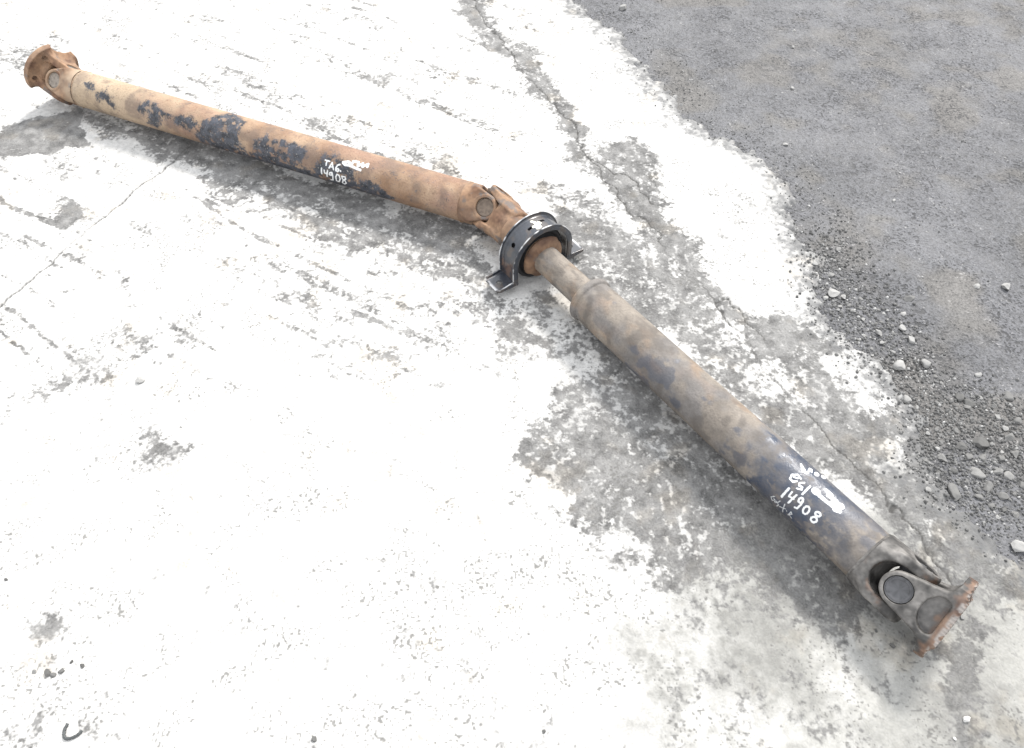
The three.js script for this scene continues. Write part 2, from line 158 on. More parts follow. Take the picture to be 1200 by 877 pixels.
{ // concrete slab
  const X0 = -1720, X1 = 1000, Z0 = -2440, Z1 = 60, T = 2048, c = new Uint8Array(T * T * 4), b = new Uint8Array(T * T * 4);
  for (let j = 0; j < T; j++) for (let i = 0; i < T; i++) {
    const x = X0 + (i + 0.5) / T * (X1 - X0), z = Z0 + (j + 0.5) / T * (Z1 - Z0), k = (j * T + i) * 4;
    const s = soilShade(x, z), fine = n2(x * 0.7, z * 0.7), mid = f2(x * 0.12 + 3, z * 0.12, 3), big = f2(x * 0.012, z * 0.012 + 9, 3);
    // clean concrete: pale, a little warm, mottled; towards the near right corner it turns darker, cream-grey
    const cornerTone = sst(110, 400, x + (big - 0.5) * 420 + (mid - 0.5) * 200) * sst(-720, -400, z + (big - 0.5) * 300);
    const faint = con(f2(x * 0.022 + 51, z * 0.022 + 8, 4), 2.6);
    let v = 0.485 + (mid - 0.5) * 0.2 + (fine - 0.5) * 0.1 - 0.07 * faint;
    v *= 1 - cornerTone * (0.24 + 0.24 * con(mid, 2.0) + 0.14 * con(big, 2.5));
    let r = v * 1.0, g = v * 0.985, bl = v * (0.95 - 0.03 * cornerTone);
    // dirt, with the painted shade beside the shaft
    const tone = 0.06 + 0.05 * con(f2(x * 0.09, z * 0.09 + 60, 3), 2) + 0.085 * (fine - 0.3) + 0.03 * con(big, 2);
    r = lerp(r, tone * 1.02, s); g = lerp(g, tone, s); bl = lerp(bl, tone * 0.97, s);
    // brown dust here and there
    const br = sst(0.6, 0.78, f2(x * 0.02 + 90, z * 0.02 + 12, 4)) * 0.35; r *= 1 - br * 0.1; g *= 1 - br * 0.2; bl *= 1 - br * 0.34;
    // specks and pits
    const sp = n2(x * 0.42 + 17, z * 0.42 + 5) * 0.62 + f2(x * 0.02, z * 0.02 + 33, 2) * 0.38;
    const spk = sst(0.745, 0.8, sp); r = lerp(r, 0.12, spk * 0.8); g = lerp(g, 0.117, spk * 0.8); bl = lerp(bl, 0.11, spk * 0.8);
    // dirt lodged in cracks and joints
    const cd = crackD(x, z), jd = jointD(x, z);
    const cw = 0.45 + 0.55 * sst(0.35, 0.6, f2(x * 0.012 + 50, z * 0.012, 2) + 0.12), jw = 0.4 + 0.6 * sst(0.38, 0.55, f2(x * 0.009, z * 0.009 + 80, 2) + 0.08);
    const dirt = Math.max(sst(3.0, 1.0, cd) * cw * 0.95, sst(3.0, 1.0, jd) * jw * 0.85); r = lerp(r, 0.055, dirt); g = lerp(g, 0.053, dirt); bl = lerp(bl, 0.05, dirt);
    // grit spilled over the ragged edge
    const e = edgeS(x, z), ed = sst(-50, 8, e + (mid - 0.5) * 95 + (fine - 0.5) * 22) * 0.85; r = lerp(r, 0.12, ed); g = lerp(g, 0.12, ed); bl = lerp(bl, 0.12, ed);
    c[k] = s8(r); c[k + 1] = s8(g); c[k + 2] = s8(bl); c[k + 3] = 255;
    b[k] = b[k + 1] = b[k + 2] = 255 * clamp(0.55 + (fine - 0.5) * 0.35 + (mid - 0.5) * 0.7 - s * 0.12 - spk * 0.35 - dirt * 0.3); b[k + 3] = 255;
  }
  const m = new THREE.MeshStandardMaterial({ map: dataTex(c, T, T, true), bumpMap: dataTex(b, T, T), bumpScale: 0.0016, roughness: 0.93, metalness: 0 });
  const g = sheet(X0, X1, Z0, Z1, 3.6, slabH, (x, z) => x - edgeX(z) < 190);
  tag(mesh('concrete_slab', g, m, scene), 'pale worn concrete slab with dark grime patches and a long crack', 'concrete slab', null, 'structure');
}
{ // asphalt
  const X0 = 0, X1 = 1760, Z0 = -2440, Z1 = 60, T = 2048, c = new Uint8Array(T * T * 4), b = new Uint8Array(T * T * 4), rg = new Uint8Array(T * T * 4);
  for (let j = 0; j < T; j++) for (let i = 0; i < T; i++) {
    const x = X0 + (i + 0.5) / T * (X1 - X0), z = Z0 + (j + 0.5) / T * (Z1 - Z0), k = (j * T + i) * 4;
    const fine = n2(x * 0.55, z * 0.55), mid = f2(x * 0.14, z * 0.14, 3), big = f2(x * 0.006, z * 0.006, 4), pat = f2(x * 0.02 + 7, z * 0.02, 3);
    let v = 0.094 + (fine - 0.5) * 0.08 + (mid - 0.5) * 0.09 + (big - 0.5) * 0.05 + (pat - 0.5) * 0.03;
    const warm = sst(0.52, 0.72, f2(x * 0.01 + 20, z * 0.01 + 44, 3));
    let r = v * (0.985 + warm * 0.05), g = v * 0.99, bl = v * (1.04 - warm * 0.1);
    const dk = sst(0.70, 0.76, n2(x * 0.33 + 5, z * 0.33 + 9) * 0.66 + pat * 0.34); r = lerp(r, 0.035, dk * 0.85); g = lerp(g, 0.035, dk * 0.85); bl = lerp(bl, 0.036, dk * 0.85);
    const ch = sst(0.775, 0.82, n2(x * 0.14 + 25, z * 0.17 + 61) * 0.75 + pat * 0.25); r = lerp(r, 0.04, ch * 0.8); g = lerp(g, 0.04, ch * 0.8); bl = lerp(bl, 0.041, ch * 0.8);
    const lt = sst(0.8, 0.86, n2(x * 0.4 + 50, z * 0.4 + 3) * 0.72 + f2(x * 0.05 + 2, z * 0.05, 2) * 0.28); r = lerp(r, 0.36, lt * 0.55); g = lerp(g, 0.35, lt * 0.55); bl = lerp(bl, 0.34, lt * 0.55);
    c[k] = s8(r); c[k + 1] = s8(g); c[k + 2] = s8(bl); c[k + 3] = 255;
    b[k] = b[k + 1] = b[k + 2] = 255 * clamp(0.5 + (fine - 0.5) * 0.5 + (mid - 0.5) * 0.8 - dk * 0.45 - ch * 0.5 + lt * 0.3); b[k + 3] = 255;
    const ro = 0.76 + (pat - 0.5) * 0.35 + (mid - 0.5) * 0.2; rg[k] = rg[k + 1] = rg[k + 2] = 255 * clamp(ro, 0.4, 0.95); rg[k + 3] = 255;
  }
  const m = new THREE.MeshStandardMaterial({ map: dataTex(c, T, T, true), bumpMap: dataTex(b, T, T), bumpScale: 0.0024, roughnessMap: dataTex(rg, T, T), roughness: 1, metalness: 0 });
  const g = sheet(X0, X1, Z0, Z1, 5, roadH, (x, z) => x - edgeX(z) > -70);
  tag(mesh('asphalt_road', g, m, scene), 'grey dusty asphalt beside the broken slab edge', 'asphalt', null, 'structure');
}
{ // the same two surfaces going on beyond the detailed part
  const T = 512, mk = (f) => { const c = new Uint8Array(T * T * 4); for (let j = 0; j < T; j++) for (let i = 0; i < T; i++) { const k = (j * T + i) * 4, v = f(i * 4, j * 4); c[k] = s8(v[0]); c[k + 1] = s8(v[1]); c[k + 2] = s8(v[2]); c[k + 3] = 255; } const t = dataTex(c, T, T, true); t.repeat.set(14, 14); return t; };
  const big = (name, label, category, tex, y, pts) => {
    const s = new THREE.Shape(pts.map((p) => new THREE.Vector2(p[0], -p[1]))); const g = new THREE.ShapeGeometry(s); g.rotateX(-Math.PI / 2); const p = g.attributes.position, uv = g.attributes.uv; for (let i = 0; i < p.count; i++) uv.setXY(i, p.getX(i) / 28, p.getZ(i) / 28);
    const m = mesh(name, g, new THREE.MeshStandardMaterial({ map: tex, roughness: 0.92 }), scene); m.position.y = y; tag(m, label, category, null, 'structure');
  };
  big('concrete_yard', 'pale concrete yard around the slab', 'concrete', mk((x, z) => { const v = lerp(0.52, 0.16, sst(0.55, 0.7, f2(x * 0.01, z * 0.01, 5))); return [v, v * 0.985, v * 0.95]; }), -0.034, [[-30, -30], [30, -30], [30, 30], [-30, 30]]);
  const px = (z) => edgeX(z * 1000) / 1000;
  big('asphalt_yard', 'grey asphalt going on beyond the slab', 'asphalt', mk((x, z) => { const v = 0.12 + (f2(x * 0.05, z * 0.05, 4) - 0.5) * 0.08; return [v, v, v * 1.03]; }), -0.026, [[-3, -12], [px(-2.44), -2.44], [px(-1.5), -1.5], [px(-0.5), -0.5], [px(0.06), 0.06], [3.5, 4], [25, 4], [25, -12]]);
}

// ------------------------------------------------------------------ surface nets: meshes a signed distance field
function nets(sdf, lo, hi, cell, color) {
  const n = [0, 1, 2].map((a) => Math.ceil((hi[a] - lo[a]) / cell) + 1), [nx, ny, nz] = n, F = new Float32Array(nx * ny * nz);
  for (let k = 0; k < nz; k++) for (let j = 0; j < ny; j++) for (let i = 0; i < nx; i++) F[(k * ny + j) * nx + i] = sdf(lo[0] + i * cell, lo[1] + j * cell, lo[2] + k * cell);
  const id = new Int32Array(nx * ny * nz).fill(-1), P = [], N = [], C = [], I = [], e = cell * 0.35;
  const grad = (x, y, z) => [sdf(x + e, y, z) - sdf(x - e, y, z), sdf(x, y + e, z) - sdf(x, y - e, z), sdf(x, y, z + e) - sdf(x, y, z - e)];
  for (let k = 0; k < nz - 1; k++) for (let j = 0; j < ny - 1; j++) for (let i = 0; i < nx - 1; i++) {
    const b = (k * ny + j) * nx + i, c8 = [F[b], F[b + 1], F[b + nx], F[b + nx + 1], F[b + nx * ny], F[b + nx * ny + 1], F[b + nx * ny + nx], F[b + nx * ny + nx + 1]];
    let m = 0; for (let q = 0; q < 8; q++) if (c8[q] < 0) m |= 1 << q; if (m === 0 || m === 255) continue;
    let sx = 0, sy = 0, sz = 0, cnt = 0;
    for (let q = 0; q < 8; q++) for (let a = 0; a < 3; a++) { const r = q | (1 << a); if (r === q || ((m >> q) & 1) === ((m >> r) & 1)) continue; const t = c8[q] / (c8[q] - c8[r]); sx += (q & 1) + (a === 0 ? t : 0); sy += ((q >> 1) & 1) + (a === 1 ? t : 0); sz += ((q >> 2) & 1) + (a === 2 ? t : 0); cnt++; }
    let x = lo[0] + (i + sx / cnt) * cell, y = lo[1] + (j + sy / cnt) * cell, z = lo[2] + (k + sz / cnt) * cell;
    let g = grad(x, y, z); const d = sdf(x, y, z), l = Math.hypot(...g) || 1, st = clamp(d * 2 * e / l, -0.5 * cell, 0.5 * cell) / l; x -= g[0] * st; y -= g[1] * st; z -= g[2] * st;
    g = grad(x, y, z); const gl = Math.hypot(...g) || 1;
    id[b] = P.length / 3; P.push(x, y, z); N.push(g[0] / gl, g[1] / gl, g[2] / gl); if (color) C.push(...color(x, y, z, g[0] / gl, g[1] / gl, g[2] / gl));
  }
  const st = [1, nx, nx * ny], lim = [nx, ny, nz];
  for (let k = 0; k < nz - 1; k++) for (let j = 0; j < ny - 1; j++) for (let i = 0; i < nx - 1; i++) {
    const b = (k * ny + j) * nx + i, ijk = [i, j, k];
    for (let a = 0; a < 3; a++) {
      const u = (a + 1) % 3, v = (a + 2) % 3; if (ijk[u] === 0 || ijk[v] === 0) continue;
      const s0 = F[b] < 0, s1 = F[b + st[a]] < 0; if (s0 === s1) continue;
      const q = [id[b], id[b - st[u]], id[b - st[u] - st[v]], id[b - st[v]]]; if (q.some((w) => w < 0)) continue;
      if (s0) I.push(q[0], q[1], q[2], q[0], q[2], q[3]); else I.push(q[0], q[2], q[1], q[0], q[3], q[2]);
    }
  }
  const g = new THREE.BufferGeometry(); g.setAttribute('position', new THREE.Float32BufferAttribute(P, 3)); g.setAttribute('normal', new THREE.Float32BufferAttribute(N, 3)); if (color) g.setAttribute('color', new THREE.Float32BufferAttribute(C, 3)); g.setIndex(I);
  return g;
}
const smin = (a, b, k) => { const h = Math.max(k - Math.abs(a - b), 0) / k; return Math.min(a, b) - h * h * k * 0.25; };
const smax = (a, b, k) => -smin(-a, -b, k);
const cylX = (x, y, z, x0, x1, r, rd = 0.002) => { const dx = Math.abs(x - (x0 + x1) / 2) - (x1 - x0) / 2 + rd, dr = Math.hypot(y, z) - r + rd; return Math.min(Math.max(dx, dr), 0) + Math.hypot(Math.max(dx, 0), Math.max(dr, 0)) - rd; };
function taper2(x, y, ax, ra, bx, rb) { // round cone in the plane, along x from ax to bx
  const l = Math.abs(bx - ax), s = bx > ax ? 1 : -1, px = Math.abs(y), py = (x - ax) * s, b = (ra - rb) / l, a = Math.sqrt(1 - b * b), k = px * -b + py * a;
  if (k < 0) return Math.hypot(px, py) - ra; if (k > a * l) return Math.hypot(px, py - l) - rb; return px * a + py * b - ra;
}
const slab = (d2, h, rd) => { const a = d2 + rd, b = h + rd; return Math.min(Math.max(a, b), 0) + Math.hypot(Math.max(a, 0), Math.max(b, 0)) - rd; };
const pitted = (d, x, y, z, o, amp) => d > 0.006 || d < -0.006 ? d : d + (f3(x * 160 + o, y * 160, z * 160, 2) - 0.5) * amp;

// ------------------------------------------------------------------ the propeller shaft
const V = (a) => new THREE.Vector3(...a);
const J = V([-0.03841, 0.05, -1.13986]), aL = V([0.91145777, -0.0019766, 0.4113889]).normalize(), aR = V([0.57997083, 0.00674345, 0.81460933]).normalize(), UP = V([0, 1, 0]);
const BASE = V([J.x, 0, J.z]);
const shaft = new THREE.Group(); shaft.name = numbered('propeller_shaft'); shaft.position.copy(BASE); scene.add(shaft);
tag(shaft, 'long rusty two-piece propeller shaft with centre bearing lying across concrete', 'propeller shaft');
const cL = camera.position.clone().sub(J); cL.addScaledVector(aL, -cL.dot(aL)).normalize();   // pins of the rear joint pair on the rusty tube
const dR = new THREE.Vector3().crossVectors(cL, aR).normalize(), cR = new THREE.Vector3().crossVectors(aR, dR).normalize();
const JL = J.clone().addScaledVector(aL, -1.035), JR = J.clone().addScaledVector(aR, 0.913);
function place(o, origin, X, Z) { const z = Z.clone(), x = X.clone().addScaledVector(z, -X.dot(z)).normalize(), y = new THREE.Vector3().crossVectors(z, x); o.quaternion.setFromRotationMatrix(new THREE.Matrix4().makeBasis(x, y, z)); o.position.copy(origin).sub(o.parent === shaft ? BASE : new THREE.Vector3()); return o; }

// --- colours of the metal
function rustCol(o, dust, dark) { // reddish scale, ochre bloom and pale dust in patches
  return (x, y, z) => {
    const a = f3(x * 55 + o, y * 55, z * 55, 4), b = f3(x * 240 + o, y * 240, z * 240, 3), d = f3(x * 34, y * 34 + o, z * 34, 4);
    const k = con(a, 2.8); let r = lerp(0.115, 0.275, k), g = lerp(0.06, 0.165, k), bl = lerp(0.037, 0.098, k);
    const m = 0.6 + 0.8 * b; r *= m; g *= m; bl *= m;
    const q = clamp(dust * con(d, 2.6) * 1.2); r = lerp(r, 0.36, q); g = lerp(g, 0.27, q); bl = lerp(bl, 0.19, q);
    const p = sst(1 - dark - 0.1, 1 - dark + 0.2, con(f3(x * 60 + 9, y * 60 + o, z * 60, 4), 2)) * (0.55 + 0.45 * b); r = lerp(r, 0.13, p); g = lerp(g, 0.12, p); bl = lerp(bl, 0.115, p);
    return [r, g, bl];
  };
}
function greyCol(o, rust) { // dusty bare metal with rust breaking through
  return (x, y, z) => {
    const a = f3(x * 60 + o, y * 60, z * 60, 4), b = f3(x * 260 + o, y * 260, z * 260, 3), d = f3(x * 34, y * 34 + o, z * 34, 4);
    const k = con(a, 3.2), v = lerp(0.045, 0.165, k) * (0.5 + 1.0 * b); let r = v * 1.06, g = v * 1.0, bl = v * 0.93;
    const q = sst(1 - rust, 1 - rust + 0.35, con(d, 2.4)) * 0.8; r = lerp(r, 0.16, q); g = lerp(g, 0.085, q); bl = lerp(bl, 0.05, q);
    return [r, g, bl];
  };
}
const metalRough = new THREE.MeshStandardMaterial({ vertexColors: true, roughness: 0.82, metalness: 0.05 });
const metalDusty = new THREE.MeshStandardMaterial({ vertexColors: true, roughness: 0.6, metalness: 0.12 });

// --- yokes
function weldYoke(o, base, body, deep = 0) { // x towards the joint centre (0), ears at +-z
  return (x, y, z) => {
    const az = Math.abs(z);
    let d = cylX(x, y, z, -0.075, base, body, 0.004);
    let ear = slab(taper2(x, y, -0.04, 0.0358, 0, 0.0238), Math.abs(az - 0.0305) - 0.0075, 0.003);
    ear = smax(ear, Math.hypot(y, z) - lerp(0.0375, 0.056, sst(-0.052, -0.008, x)), 0.006);
    d = smin(d, ear, 0.012);
    d = smin(d, Math.max(Math.hypot(x, y) - 0.0222, Math.abs(az - 0.0345) - 0.0047), 0.003);       // raised boss round the bearing
    d = smax(d, -Math.max(Math.hypot(x, y) - 0.0172, 0.02 - az), 0.0012);                          // bore
    const xc = -0.0017 - deep * sst(0.012, -0.022, y); d = smax(d, -(x > xc ? az - 0.0238 : Math.hypot(x - xc, z) - 0.0238), 0.004);       // throat between the ears
    return pitted(d, x, y, z, o, 0.0006);
  };
}
function flangeYoke(o, R, flat, teeth, holes) { // x from the joint centre towards the flange face
  return (x, y, z) => {
    const az = Math.abs(z), r = Math.hypot(y, z), face = 0.062 - (teeth ? 0.0019 * Math.abs(((y / 0.0044 + 100.25) % 1) * 2 - 1) : 0);
    let plate = Math.max(r - R, az - flat); plate = slab(plate, Math.abs(x - (face + 0.049) / 2) - (face - 0.049) / 2, 0.0012);
    const ear = slab(taper2(x, y, 0.05, 0.033, 0, 0.0225), Math.abs(az - 0.0295) - 0.0085, 0.003);
    let d = smin(plate, ear, 0.016);
    d = smin(d, cylX(x, y, z, 0.038, 0.055, 0.03, 0.006), 0.008);
    d = smax(d, -Math.max(Math.hypot(x, y) - 0.0172, 0.02 - az), 0.0012);
    if (teeth) d = smax(d, -slab(smax(Math.hypot((x - 0.0465) * 1.35, y) - 0.0242, x - 0.0545, 0.004), 0.0308 - az, 0.002), 0.003); // hollow in the back of each ear
    else { const pz = az - 0.062; d = smax(d, -(Math.hypot((x - 0.041) * 0.9, y * 0.8, pz) - 0.0285), 0.002); }
    if (holes) for (const s of [-1, 1]) for (const t of [-1, 1]) d = Math.max(d, -(Math.hypot(y - s * R * 0.62, z - t * R * 0.42) - 0.0052));
    return pitted(d, x, y, z, o, 0.0006);
  };
}
const lo = [-0.062, -0.05, -0.048], hi = [0.032, 0.05, 0.048];
const yokeA = nets(weldYoke(3, -0.024, 0.038), [-0.051, -0.044, -0.044], hi, 0.00135, rustCol(5, 0.85, 0.25));
const yokeB = nets(weldYoke(23, -0.024, 0.038), [-0.051, -0.044, -0.044], hi, 0.00135, rustCol(45, 0.22, 0.3));
const yokeC = nets(weldYoke(33, -0.03, 0.031), [-0.078, -0.044, -0.044], hi, 0.00135, rustCol(85, 0.2, 0.18));
const yokeD = nets(weldYoke(43, -0.017, 0.038, 0.012), [-0.051, -0.044, -0.044], hi, 0.0012, greyCol(15, 0.22));
const clipEnd = (g) => g;
const yA = place(mesh('tube_yoke', clipEnd(yokeA), metalRough, shaft), JL, aL.clone().negate(), cL);
tag(yA, 'dusty rust-brown welded yoke');
const yB = place(mesh('tube_yoke', yokeB, metalRough, shaft), J, aL, cL);
const yC = place(mesh('hub_yoke', yokeC, metalRough, shaft), J, aR.clone().negate(), dR);
const yD = place(mesh('tube_yoke', yokeD, metalDusty, shaft), JR, aR, dR);
tag(yD, 'grey dusty welded yoke with worn edges');
// the loose flange yokes hang in their joints at an angle
const e2 = new THREE.Vector3().crossVectors(cL, aL.clone().negate()).normalize();  // points down for the far flange
const tiltL = 20 * Math.PI / 180, fL = aL.clone().multiplyScalar(-Math.cos(tiltL)).addScaledVector(e2, -Math.sin(tiltL)).normalize(), eL = new THREE.Vector3().crossVectors(fL, cL).normalize();
const gL = nets(flangeYoke(61, 0.06, 0.056, false, true), [-0.026, -0.064, -0.062], [0.066, 0.064, 0.062], 0.0015, rustCol(105, 0.18, 0.12));
const flL = place(mesh('flange_yoke', gL, metalRough, shaft), JL, fL, eL);
tag(flL, 'rusty brown round flange yoke');
const tiltR = -8.5 * Math.PI / 180, fR = aR.clone().multiplyScalar(Math.cos(tiltR)).addScaledVector(dR, -Math.sin(tiltR)).normalize();
const gR = nets(flangeYoke(71, 0.0572, 0.036, true, false), [-0.026, -0.061, -0.042], [0.066, 0.061, 0.042], 0.00105, (() => { const a = greyCol(35, 0.1), b = rustCol(66, 0.1, 0.15); return (x, y, z) => { const c = a(x, y, z), r = b(x, y, z), k = sst(0.049, 0.058, x + (f3(x * 90, y * 90, z * 90, 3) - 0.5) * 0.026) * 0.9, w = sst(0.058, 0.0615, x) * sst(0.4, 0.6, f3(x * 200, y * 200, z * 200, 2)) * 0.7;
  const grease = sst(0.0355, 0.032, Math.abs(z)) * sst(0.0262, 0.022, Math.hypot((x - 0.0465) * 1.35, y)) * 0.45 * sst(0.25, 0.55, f3(x * 80 + 5, y * 80, z * 80, 3)); // old grease lies in the hollow
  return [0, 1, 2].map((i) => lerp(lerp(lerp(c[i], r[i] * [0.7, 0.72, 0.8][i], k), [0.075, 0.072, 0.07][i], grease), [0.34, 0.32, 0.3][i], w)); }; })());
const flR = place(mesh('flange_yoke', gR, metalDusty, shaft), JR, fR, cR);
tag(flR, 'grey flange yoke with toothed face edge and orange rust');

// --- crosses with their bearing caps
function lathe(pts, seg = 40) { return new THREE.LatheGeometry(pts.map((p) => new THREE.Vector2(p[0], p[1])), seg); }
function colored(g, f) { const p = g.attributes.position, c = new Float32Array(p.count * 3); for (let i = 0; i < p.count; i++) c.set(f(p.getX(i), p.getY(i), p.getZ(i)), i * 3); g.setAttribute('color', new THREE.BufferAttribute(c, 3)); return g; }
const capGeo = lathe([[0.0001, 0.0328], [0.006, 0.0328], [0.0105, 0.0329], [0.0116, 0.0334], [0.0126, 0.0343], [0.0148, 0.0346], [0.0160, 0.0344], [0.0165, 0.0338], [0.0165, 0.018], [0.0001, 0.018]], 48);
function cross(origin, Z, X, col, capCol, mat) {
  const core = mergeGeometries([new THREE.CylinderGeometry(0.0115, 0.0115, 0.04, 28), new THREE.CylinderGeometry(0.0115, 0.0115, 0.04, 28).rotateX(Math.PI / 2), new THREE.SphereGeometry(0.0165, 28, 18)]);
  // local y and z carry the arms
  const m = place(mesh('joint_cross', colored(core, col), mat, shaft), origin, X, Z);
  for (let k = 0; k < 4; k++) { const g = capGeo.clone(); g.rotateX(k * Math.PI / 2); mesh('bearing_cap', colored(g, capCol), mat, m); const c = new THREE.TorusGeometry(0.0158, 0.0008, 8, 40, 5.5); c.rotateX(-Math.PI / 2); c.translate(0, 0.0352, 0); c.rotateY(1.1 + k); c.rotateX(k * Math.PI / 2); mesh('snap_ring', colored(c, capCol), mat, m); }
  return m;
}
const steel = (o, r, g, b) => (x, y, z) => { const v = 0.8 + 0.5 * (f3(x * 300 + o, y * 300, z * 300, 3) - 0.5) * 2; return [r * v, g * v, b * v]; };
cross(JL, cL, fL, rustCol(7, 0.3, 0.3), steel(4, 0.3, 0.26, 0.22), metalRough);
cross(J, cL, aL, rustCol(8, 0.2, 0.3), steel(5, 0.2, 0.155, 0.12), metalRough);
cross(JR, cR, fR, greyCol(9, 0.2), steel(6, 0.105, 0.105, 0.11), metalDusty);

// --- tubes: surfaces of revolution about the shaft axes, uv = (along, round)
function tubeGeo(profile, a, t0, t1, seg = 96) { // profile: [t, r]; local frame: axis = x, z = side, y = up
  const n = profile.length, pos = [], uv = [], idx = [];
  for (let i = 0; i < n; i++) for (let s = 0; s <= seg; s++) { const ph = (s / seg * 2 - 1) * Math.PI, [t, r] = profile[i]; pos.push(t, r * Math.cos(ph), r * Math.sin(ph)); uv.push((t - t0) / (t1 - t0), s / seg); }
  for (let i = 0; i < n - 1; i++) for (let s = 0; s < seg; s++) { const b = i * (seg + 1) + s; idx.push(b, b + 1, b + seg + 1, b + 1, b + seg + 2, b + seg + 1); }
  const g = new THREE.BufferGeometry(); g.setAttribute('position', new THREE.Float32BufferAttribute(pos, 3)); g.setAttribute('uv', new THREE.Float32BufferAttribute(uv, 2)); g.setIndex(idx); g.computeVertexNormals();
  const N = g.attributes.normal; for (let i = 0; i < n; i++) { const p = i * (seg + 1), q = p + seg, x = N.getX(p) + N.getX(q), y = N.getY(p) + N.getY(q), z = N.getZ(p) + N.getZ(q), l = Math.hypot(x, y, z); N.setXYZ(p, x / l, y / l, z / l); N.setXYZ(q, x / l, y / l, z / l); }
  return g;
}
function tubeTex(t0, t1, R, shade, ink) { // t in mm along, s in mm round (0 = top)
  const W = 2048, H = 512, C = 2 * Math.PI * R * 1000, c = new Uint8Array(W * H * 4), b = new Uint8Array(W * H * 4), rr = new Uint8Array(W * H * 4), inkF = new Float32Array(W * H);
  const mx = W / (t1 - t0), my = H / C;
  for (const K of ink) { // brush strokes of white marker paint
    const w = K[0] / 2;
    for (let q = 1; q < K.length - 2; q += 2) {
      const [ax, ay, bx, by] = [K[q], K[q + 1], K[q + 2], K[q + 3]];
      const i0 = Math.max(0, Math.floor((Math.min(ax, bx) - 5 - t0) * mx)), i1 = Math.min(W - 1, Math.ceil((Math.max(ax, bx) + 5 - t0) * mx)), j0 = Math.max(0, Math.floor((Math.min(ay, by) - 5 + C / 2) * my)), j1 = Math.min(H - 1, Math.ceil((Math.max(ay, by) + 5 + C / 2) * my));
      for (let j = j0; j <= j1; j++) for (let i = i0; i <= i1; i++) { const x = t0 + (i + 0.5) / mx, y = -C / 2 + (j + 0.5) / my, d = segD(x, y, ax, ay, bx, by) - w + (n2(x * 0.9, y * 0.9) - 0.5) * 0.7, a = sst(0.35, -0.35, d) * (K[0] < 2 ? 0.7 : 1), k = j * W + i; if (a > inkF[k]) inkF[k] = a; }
    }
  }
  for (let j = 0; j < H; j++) for (let i = 0; i < W; i++) {
    const t = t0 + (i + 0.5) / mx, s = -C / 2 + (j + 0.5) / my, ph = s / (R * 1000), k = j * W + i, o = shade(t, s, R * 1000 * Math.cos(ph), R * 1000 * Math.sin(ph)), a = inkF[k];
    c[4 * k] = s8(lerp(o[0], 0.72, a)); c[4 * k + 1] = s8(lerp(o[1], 0.73, a)); c[4 * k + 2] = s8(lerp(o[2], 0.72, a)); c[4 * k + 3] = 255;
    rr[4 * k] = rr[4 * k + 1] = rr[4 * k + 2] = 255 * lerp(o[3], 0.6, a); rr[4 * k + 3] = 255; b[4 * k] = b[4 * k + 1] = b[4 * k + 2] = 255 * clamp(o[4] + a * 0.1); b[4 * k + 3] = 255;
  }
  return new THREE.MeshStandardMaterial({ map: dataTex(c, W, H, true), roughnessMap: dataTex(rr, W, H), bumpMap: dataTex(b, W, H), bumpScale: 0.001, roughness: 1, metalness: 0 });
}
const patch = (L, t, s, soft) => { let m = 0; for (const P of L) { if (t < P.bb[0] - 12 || t > P.bb[1] + 12) continue; const d = polyD(P, 0, t, s, true) * (inPoly(P, 0, t, s) ? -1 : 1); m = Math.max(m, sst(soft, -soft, d)); } return m; };
for (const L of [D.patchL, D.patchR]) for (const P of L) { let a = 1e9, b = -1e9; for (let i = 0; i < P.length; i += 2) { a = Math.min(a, P[i]); b = Math.max(b, P[i]); } P.bb = [a, b]; }
